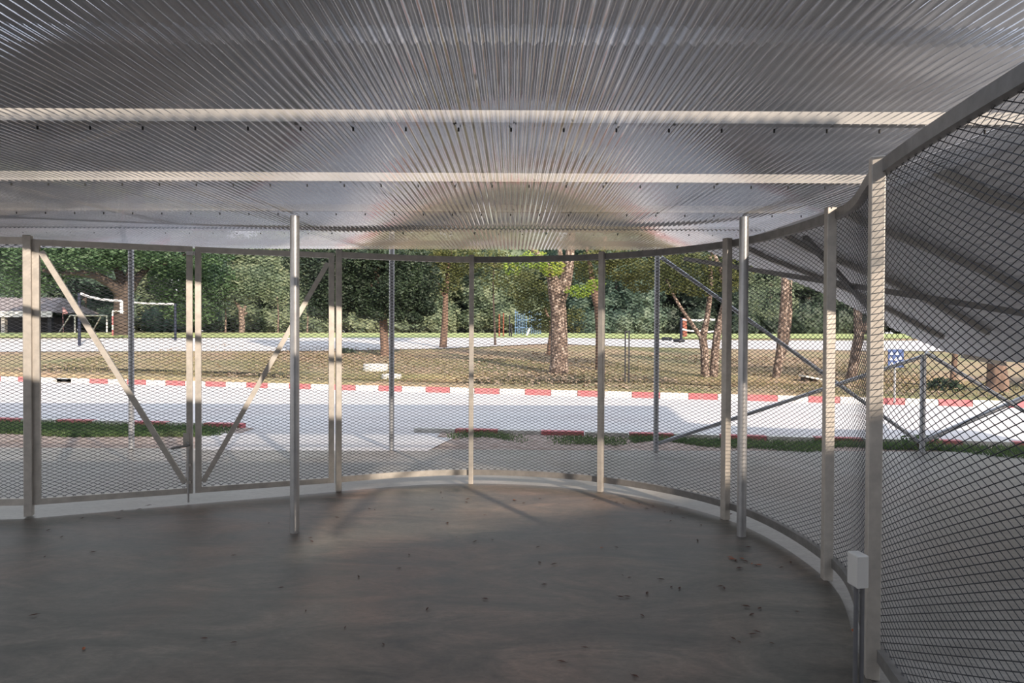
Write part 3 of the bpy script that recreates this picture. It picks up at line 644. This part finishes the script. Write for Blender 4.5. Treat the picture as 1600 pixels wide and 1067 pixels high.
tree('leaning_tree', tuple(P(1216, 602)), [stem(d, [(1212, 606, 12), (1214, 585, 12), (1219, 550, 12), (1222, 520, 13), (1224, 490, 12), (1226, 450, 12), (1224, 400, 10)]), stem(d+1, [(1222, 560, 8), (1230, 525, 9), (1233, 490, 9), (1232, 450, 8), (1240, 400, 6)])],
     [blob(1195, 430, d+2, .9, .6, .5, 900), blob(1205, 470, d+6, 1.1, .9, .8, 1500), blob(1240, 440, d+1, .5, .5, .3, 250)], .062, M['l_farlight'], M['barkpale'], 'pale leaning double trunk seen between the right round column and the sunlit post')
d = 20
tree('pale_trunk_tree', tuple(P(1333, 602)), [stem(d, [(1326, 606, 16), (1332, 585, 15), (1338, 550, 15), (1342, 525, 15), (1340, 500, 12), (1338, 460, 11)]), stem(d, [(1341, 530, 10), (1350, 512, 9), (1360, 498, 8), (1372, 470, 6)])],
     [blob(1345, 430, d+1, 1.4, 1, .6, 1200)], .07, M['l_olive'], M['barkpale'], 'forked pale trunk seen through the narrow mesh panel left of the switch box post')
tree('thick_stump_tree', tuple(P(1558, 612)), [stem(17.5, [(1556, 616, 34), (1560, 598, 28), (1558, 570, 24), (1556, 530, 24), (1560, 480, 22)])], [blob(1560, 440, 17.5, 2, 1.5, 1, 1500)], .08, M['l_olive'], M['bark'], 'thick trunk standing under the low roof edge at the far right')
tree('slim_right_tree', tuple(P(1490, 608)), [stem(19, [(1486, 612, 12), (1489, 595, 9), (1492, 565, 8), (1494, 520, 8)])], [blob(1494, 480, 19, 1.2, 1, 1, 900)], .08, M['l_olive'], M['bark'], 'slim trunk left of the thick trunk under the low roof edge')
# low shrubs at the tree feet
def shrub(px, py, rx, rz, n_, mat, label, size=.07, name='shrub'):
    v = P(px, py); r_ = rx
    e = empty(name, tuple(v), label, 'shrub'); V, Q = leaves([((v.x, v.y, v.z+rz*.6), (rx, rx*.8, rz), n_)], 0, size)
    npmesh('foliage', V, Q, mat, e, off=e.location)
    mb = MB()
    for k in range(5):
        a_ = k*1.25; mb.tube([tuple(v), (v.x+.3*rx*math.cos(a_), v.y+.3*rx*math.sin(a_), v.z+rz)], [.02, .008], 6)
    mb.build('stem', M['bark'], e)
shrub(541, 556, .45, .22, 500, M['l_fardark'], 'small dark low shrub just right of the gate post')
shrub(1475, 618, .5, .3, 500, M['l_dark'], 'small shrub by the slim trunk at the right')
shrub(1440, 700, .3, .12, 200, M['grassblade'], 'low weed tuft at the foot of the short outdoor column', .04, 'weed_tuft')
# woodland behind the court: each tree on its own
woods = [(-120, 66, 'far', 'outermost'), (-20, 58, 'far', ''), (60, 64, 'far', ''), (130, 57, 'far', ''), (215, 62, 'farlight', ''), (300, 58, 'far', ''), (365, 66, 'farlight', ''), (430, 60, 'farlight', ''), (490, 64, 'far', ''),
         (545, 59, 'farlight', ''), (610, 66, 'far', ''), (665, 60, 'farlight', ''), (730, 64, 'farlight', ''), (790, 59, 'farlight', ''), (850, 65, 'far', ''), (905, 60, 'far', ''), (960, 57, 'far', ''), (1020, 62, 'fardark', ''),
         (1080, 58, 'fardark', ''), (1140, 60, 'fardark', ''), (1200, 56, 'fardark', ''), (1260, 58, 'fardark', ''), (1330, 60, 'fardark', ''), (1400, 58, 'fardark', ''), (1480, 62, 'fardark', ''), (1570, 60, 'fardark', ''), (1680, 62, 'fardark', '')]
wl = ['woodland tree far left beyond the picture edge', 'woodland tree behind the little house at the left edge', 'woodland tree behind the left gate post', 'woodland tree behind the mini goal',
      'pale woodland tree right behind the huge spreading tree', 'woodland tree behind the joint of the two gate leaves', 'pale woodland tree behind the small pruned tree', 'pale woodland tree left of the left round column',
      'woodland tree behind the top of the right gate brace', 'pale woodland tree left of the dense dark tree trunk', 'woodland tree behind the outdoor column by the driveway', 'pale woodland tree left of the slim straight trunk',
      'pale woodland tree behind the middle fence post', 'pale sunlit woodland tree behind the thin sapling and playground poles', 'woodland tree behind the blue climbing frame', 'woodland tree right of the thick flaking trunk',
      'woodland tree behind the second post right of the gate', 'dark woodland tree behind the outdoor column with braces', 'dark woodland tree behind the right-hand net', 'dark woodland tree behind the multi-stemmed tree',
      'dark woodland tree left of the leaning double trunk', 'dark woodland tree right of the leaning double trunk', 'dark woodland tree behind the sunlit post', 'dark woodland tree behind the blue sign',
      'dark woodland tree under the right roof', 'dark woodland tree behind the thick right trunk', 'dark woodland tree beyond the right picture edge']
for (px, d, kd, _), lb in zip(woods, wl):
    g = 1.5; x = (px-800)/F*d; h = random.uniform(8, 12); bl_ = []
    for k in range(4):
        bl_.append(((x+random.uniform(-2.2, 2.2), d+random.uniform(-1.5, 1.5), g+random.uniform(2.6, h*.55)), (random.uniform(1.9, 2.8), 1.6, random.uniform(1.3, 2.2)), 900))
    bl_ += [((x, d+1, g+h*.62), (3.2, 2.2, h*.30), 2200), ((x+random.uniform(-1, 1), d+1.6, g+h*.9), (3.0, 2, h*.25), 1200)]
    for q in (-2.2, 0, 2.2): bl_.append(((x+q+random.uniform(-.6, .6), d-1+random.uniform(-1, .5), g+random.uniform(.9, 1.5)), (1.9, 1.1, random.uniform(1.2, 1.9)), 700))
    bl_.append(((x, d+3, g+2.2), (3.6, 1.2, 2.6), 1500))
    tree('woodland_tree', (x, d, g), [([(x, d, g-.1), (x+.2, d, g+h*.4), (x-.1, d, g+h*.8)], [.22, .15, .06])], bl_, .19 if kd != 'farlight' else .21, M['l_'+kd], M['barkdark'], lb, group='woodland trees behind the court', core=.78)
# slender stems in front of the woods
for px, py, h, lb in ((434, 523, 60, 'thin pale sapling stem at the wood edge left of the left round column'), (352, 524, 55, 'thin stem at the wood edge beside the pruned tree'), (480, 523, 55, 'thin stem at the wood edge right of the gate brace')):
    tree('slender_tree', tuple(P(px, py)), [stem(52, [(px, py, 3), (px+1, py-h/2, 2.2), (px-1, py-h, 1.4)])], [blob(px, py-h, 52, .9, .7, .9, 260)], .14, M['l_farlight'], M['barkpale'], lb)
# ---------------- things outdoors ----------------
def T3(mb, pts, r, n_=8): mb.tube(pts, r, n_)
# mini goal
d = 48; e = empty('football_goal', tuple(AT(140, 526, d)), 'small white football goal in front of the woods behind the left gate leaf', 'goal')
gp_ = lambda px, py, dd=0: tuple(AT(px, py, d+dd))
for px in (117, 167):
    mb = MB(); T3(mb, [gp_(px, 493), gp_(px, 522 if px == 117 else 523)], .055); mb.build('post', M['white'], e)
mb = MB(); T3(mb, [gp_(117, 493), gp_(167, 493)], .055); mb.build('crossbar', M['white'], e)
for a_, b2 in (((110, 492.5), (92, 520)), ((158, 494), (146, 515))):
    mb = MB(); T3(mb, [gp_(*a_, .2), gp_(*b2, 1.6)], .045); mb.build('stay', M['white'], e)
mb = MB(); T3(mb, [gp_(110, 492.5, .2), gp_(117, 493)], .045); mb.build('top_arm', M['white'], e)
# larger red-white goal
d = 44; e = empty('striped_goal', tuple(AT(176, 530, d)), 'red and white striped goal post beside the big dark trunk', 'goal')
for k in range(6):
    mb = MB() if k == 0 else mb
    mb.tube([tuple(AT(176, 487+k*7, d)), tuple(AT(176, 494+k*7, d))], .05, 8, mi=(1 if k in (1, 2, 5, 4) else 0))
mb.build('post', [M['white'], M['red']], e)
mb = MB(); T3(mb, [tuple(AT(176, 486, d)), tuple(AT(200, 487, d+1))], .045); mb.build('crossbar', M['white'], e)
# takraw / volleyball nets
def netset(posts, tapes, label, th=.05):
    p0 = posts[0]; e = empty('net_court', tuple(P(p0[0], p0[2])), label, 'net')
    for px, yt, yb, d_ in posts:
        mb = MB(); T3(mb, [tuple(AT(px, yt, d_)), tuple(AT(px, yb, d_))], .07, 10); mb.build('net_post', M['navy'], e)
    for pts, rr in tapes:
        mb = MB(); T3(mb, [tuple(AT(*q)) for q in pts], rr, 6); mb.build('net_tape', M['white'], e)
netset([(124, 458, 549, 34)], [([(127, 459, 34), (140, 464, 35), (160, 468, 37), (176, 469.5, 38), (189, 470, 39)], .07), ([(190, 470, 39), (190, 490, 39)], .09)], 'navy net post with white net tape at the left, in front of the mini goal')
netset([(274, 474, 537, 39)], [([(207, 472, 42), (222, 474, 41.5), (240, 474.5, 41), (257, 475, 40), (272, 475, 39)], .06)], 'navy net post with white net tape right of the huge trunk')
netset([(1064, 496, 533, 36)], [([(1066, 499.5, 36), (1080, 500, 36), (1092, 501, 36), (1104, 499, 36), (1117, 499.5, 36)], .055), ([(1066, 514.5, 36), (1078, 517, 36), (1094, 517, 36), (1104, 518.5, 36), (1116, 518, 36)], .05)], 'white net tapes on a dark post behind the multi-stemmed tree')
# red post and tyres near the right net
v = AT(1070, 528, 40); mb = MB(); mb.bar([tuple(AT(1070, 526, 40)), tuple(AT(1069, 497, 40))], .22, .22, up=(0, 1, 0)); tag(mb.build('wooden_post', M['redwood'], loc=tuple(v)), 'red-brown wooden post behind the right-hand net', 'post')
def tyre(px, py, d_, label):
    v = AT(px, py, d_); mb = MB(); mb.tube([(v.x-.22, v.y, v.z), (v.x+.22, v.y, v.z)], .12, 14)
    n_ = 20; pts = [(v.x+.22*math.cos(6.2832*k/n_), v.y+.22*math.sin(6.2832*k/n_), v.z+.06) for k in range(n_+1)]
    mb = MB(); mb.tube(pts, .09, 8, cap=False); tag(mb.build('tyre', M['dark'], loc=tuple(v)), label, 'tyre')
tyre(1042, 531, 37, 'dark tyre lying left of the right-hand net post'); tyre(1061, 534, 35, 'dark tyre lying at the foot of the right-hand net post')
# playground poles and blue climbing frame
d = 48; e = empty('climbing_frame', tuple(AT(835, 531, d)), 'blue climbing frame with many thin bars left of the thick flaking tree', 'playground frame')
for k in range(14):
    px = 805+k*2.9+(2 if k > 6 else 0); mb = MB(); T3(mb, [tuple(AT(px, 529, d+(k % 2)*.8)), tuple(AT(px, 484+(k*3 % 7), d+(k % 2)*.8))], .035, 6); mb.build('bar', M['blueplay'], e)
for yy in (488, 500, 512, 524):
    mb = MB(); T3(mb, [tuple(AT(804, yy, d)), tuple(AT(845, yy, d))], .03, 6); mb.build('crossbar', M['blueplay'], e)
mb = MB(); mb.bar([tuple(AT(827, 514, d-1)), tuple(AT(820, 532, d-2))], .12, .12, up=(0, 1, 0)); mb.build('slide', M['white'], e)
e = empty('swing_frame', tuple(AT(790, 532, 45)), 'reddish playground poles beside the thin sapling', 'playground frame')
for px, y0, y1 in ((780, 491, 528), (786.5, 489, 533), (796, 492, 529), (799, 505, 530)):
    mb = MB(); T3(mb, [tuple(AT(px, y0, 45)), tuple(AT(px, y1, 45))], .05, 8); mb.build('pole', M['redwood'] if px < 790 else M['dark'], e)
mb = MB(); mb.box(tuple(AT(797, 532, 44)), (1.5, .5, .12)); mb.build('footing', M['red'], e)
# black hoop
e = empty('twin_pole_hoop', tuple(P(979, 607)), 'tall black twin-pole hoop standing behind the kerb', 'hoop')
dd_ = P(979, 607).y
for px, yb in ((977, 606), (983, 609)):
    mb = MB(); mb.bar([tuple(AT(px, yb, dd_)), tuple(AT(px, 518, dd_))], .035, .035, up=(0, 1, 0)); mb.build('pole', M['dark'], e)
mb = MB(); mb.bar([tuple(AT(976, 518, dd_)), tuple(AT(984, 518, dd_))], .035, .035); mb.build('crossbar', M['dark'], e)
# white concrete rings
def ring(px, py, d_, r_, h_, label):
    v = AT(px, py, d_); n_ = 28; mb = MB(); vs_ = []
    prof = [(r_, 0), (r_, h_*.9), (r_*.97, h_), (r_*.85, h_), (r_*.83, h_*.6), (r_*.83, 0)]
    for k in range(n_):
        a_ = 6.2832*k/n_
        for q, z in prof: vs_.append((v.x+q*math.cos(a_), v.y+q*math.sin(a_), v.z+z))
    m_ = len(prof); fs_ = [(k*m_+j, ((k+1) % n_)*m_+j, ((k+1) % n_)*m_+j+1, k*m_+j+1) for k in range(n_) for j in range(m_-1)]
    mb.add(vs_, fs_, 0, False)
    n2 = [(v.x+r_*.84*math.cos(6.2832*k/n_), v.y+r_*.84*math.sin(6.2832*k/n_), v.z+h_*.75) for k in range(n_)]
    e = empty('concrete_ring', tuple(v), label, 'planter'); mb.build('ring', M['stone'], e); mb = MB(); mb.add(n2, [tuple(range(n_))]); mb.build('soil', M['soil'], e)
dr = P(586, 585).y; ring(587, 586, dr, .42, .38, 'white concrete ring planter standing at the foot of the dense dark tree')
ring(612, 598, P(612, 598).y, .30, .26, 'smaller white concrete ring behind the outdoor column by the driveway')
# bench at the right
d = P(1265, 603).y; e = empty('stone_bench', tuple(P(1265, 603)), 'bench with a pale bluish slanted top right of the leaning trunk', 'bench')
mb = MB(); mb.bar([tuple(AT(1254, 587, d)), tuple(AT(1279, 592, d))], .5, .05); mb.build('bench_top', M['stone'], e)
for px in (1258, 1270): mb = MB(); mb.box(tuple(AT(px, 596.5, d)), (.12, .3, .26)); mb.build('leg', M['barkdark'], e)
# fallen branch on the bank
mb = MB(); mb.tube([tuple(AT(787, 567, 26.5)), tuple(AT(805, 569.5, 26.3)), tuple(AT(825, 568.5, 26.2)), tuple(AT(842, 569, 26.4))], [.03, .05, .05, .03], 8)
mb.tube([tuple(AT(815, 569, 26.3)), tuple(AT(828, 566, 26.5))], [.03, .015], 6); tag(mb.build('fallen_branch', M['barkdark'], loc=tuple(AT(815, 569, 26.3))), 'dark fallen branch lying on the bank left of the thick tree', 'branch')
# blue sign
d = 15.5; e = empty('blue_sign', tuple(P(1400, 628)), 'blue board sign with white pictograms behind the nearest right post', 'sign')
v = AT(1400, 560, d)
mb = MB(); mb.bar([tuple(AT(1388, 560, d)), tuple(AT(1412, 560, d))], .02, .42); mb.build('board', M['blue'], e)
mb = MB()
for i, (px, py) in enumerate(((1393, 552), (1402, 552), (1392, 560), (1400, 561), (1407, 559), (1394, 568), (1403, 567))):
    c_ = AT(px, py, d-.02); mb.add([(c_.x-.05, c_.y, c_.z-.035), (c_.x+.045, c_.y, c_.z-.035), (c_.x+.01, c_.y, c_.z+.045)], [(0, 1, 2)])
mb.build('pictogram', M['white'], e)
mb = MB(); T3(mb, [(v.x, d+.03, 0), (v.x, d+.03, v.z+.2)], .025, 10); mb.build('sign_pole', M['pipe'], e)
# pink flag
mb = MB(); 
c0 = [AT(98, 481, 50), AT(101, 480.5, 50), AT(106, 489, 50.1), AT(103, 491, 50), AT(99.5, 490.5, 50), AT(98.5, 486, 49.9)]
mb.add([tuple(p) for p in c0]+[(p.x, p.y+.03, p.z) for p in c0], [tuple(range(6)), tuple(range(11, 5, -1))]+[(i, (i+1) % 6, 6+(i+1) % 6, 6+i) for i in range(6)])
mb.tube([tuple(AT(98, 480, 50.05)), tuple(AT(99, 522, 50.05))], .02, 6)
tag(mb.build('pink_flag', M['pink'], loc=tuple(AT(99, 524, 50))), 'small pink flag hanging above the mini goal', 'flag')
# little house at the left edge
d = 50; v = AT(30, 522, d); e = empty('garden_house', (v.x, d, v.z), 'small house with tiled roof and white eave board at the left edge', 'house')
L_, R_ = AT(-90, 500, d), AT(82, 500, d)
zt = AT(30, 484, d).z; ze = AT(30, 494, d).z; zr = AT(30, 474, d).z
mb = MB(); mb.add([(L_.x, d, ze+.3), (R_.x, d, ze+.3), (R_.x-1.2, d+3, zr+.6), (L_.x, d+3, zr+.6), (L_.x, d+6, ze+.3), (R_.x, d+6, ze+.3)], [(0, 1, 2, 3), (3, 2, 5, 4), (1, 5, 2)]); mb.build('roof', M['tile'], e)
mb = MB(); mb.box(((L_.x+R_.x)/2, d-.05, ze+.15), (R_.x-L_.x, .1, .45)); mb.build('eave_board', M['white'], e)
for px in (5, -50, 78):
    mb = MB(); c_ = AT(px, 510, d+.2); mb.box((c_.x, d+.3, (ze+v.z)/2), (.28, .28, ze-v.z)); mb.build('pillar', M['plaster'] if px != 78 else M['dark'], e)
mb = MB(); mb.box(((L_.x+R_.x)/2-.3, d+4, (ze+v.z)/2), (R_.x-L_.x-1, .15, ze-v.z)); mb.build('back_wall', M['dark'], e)
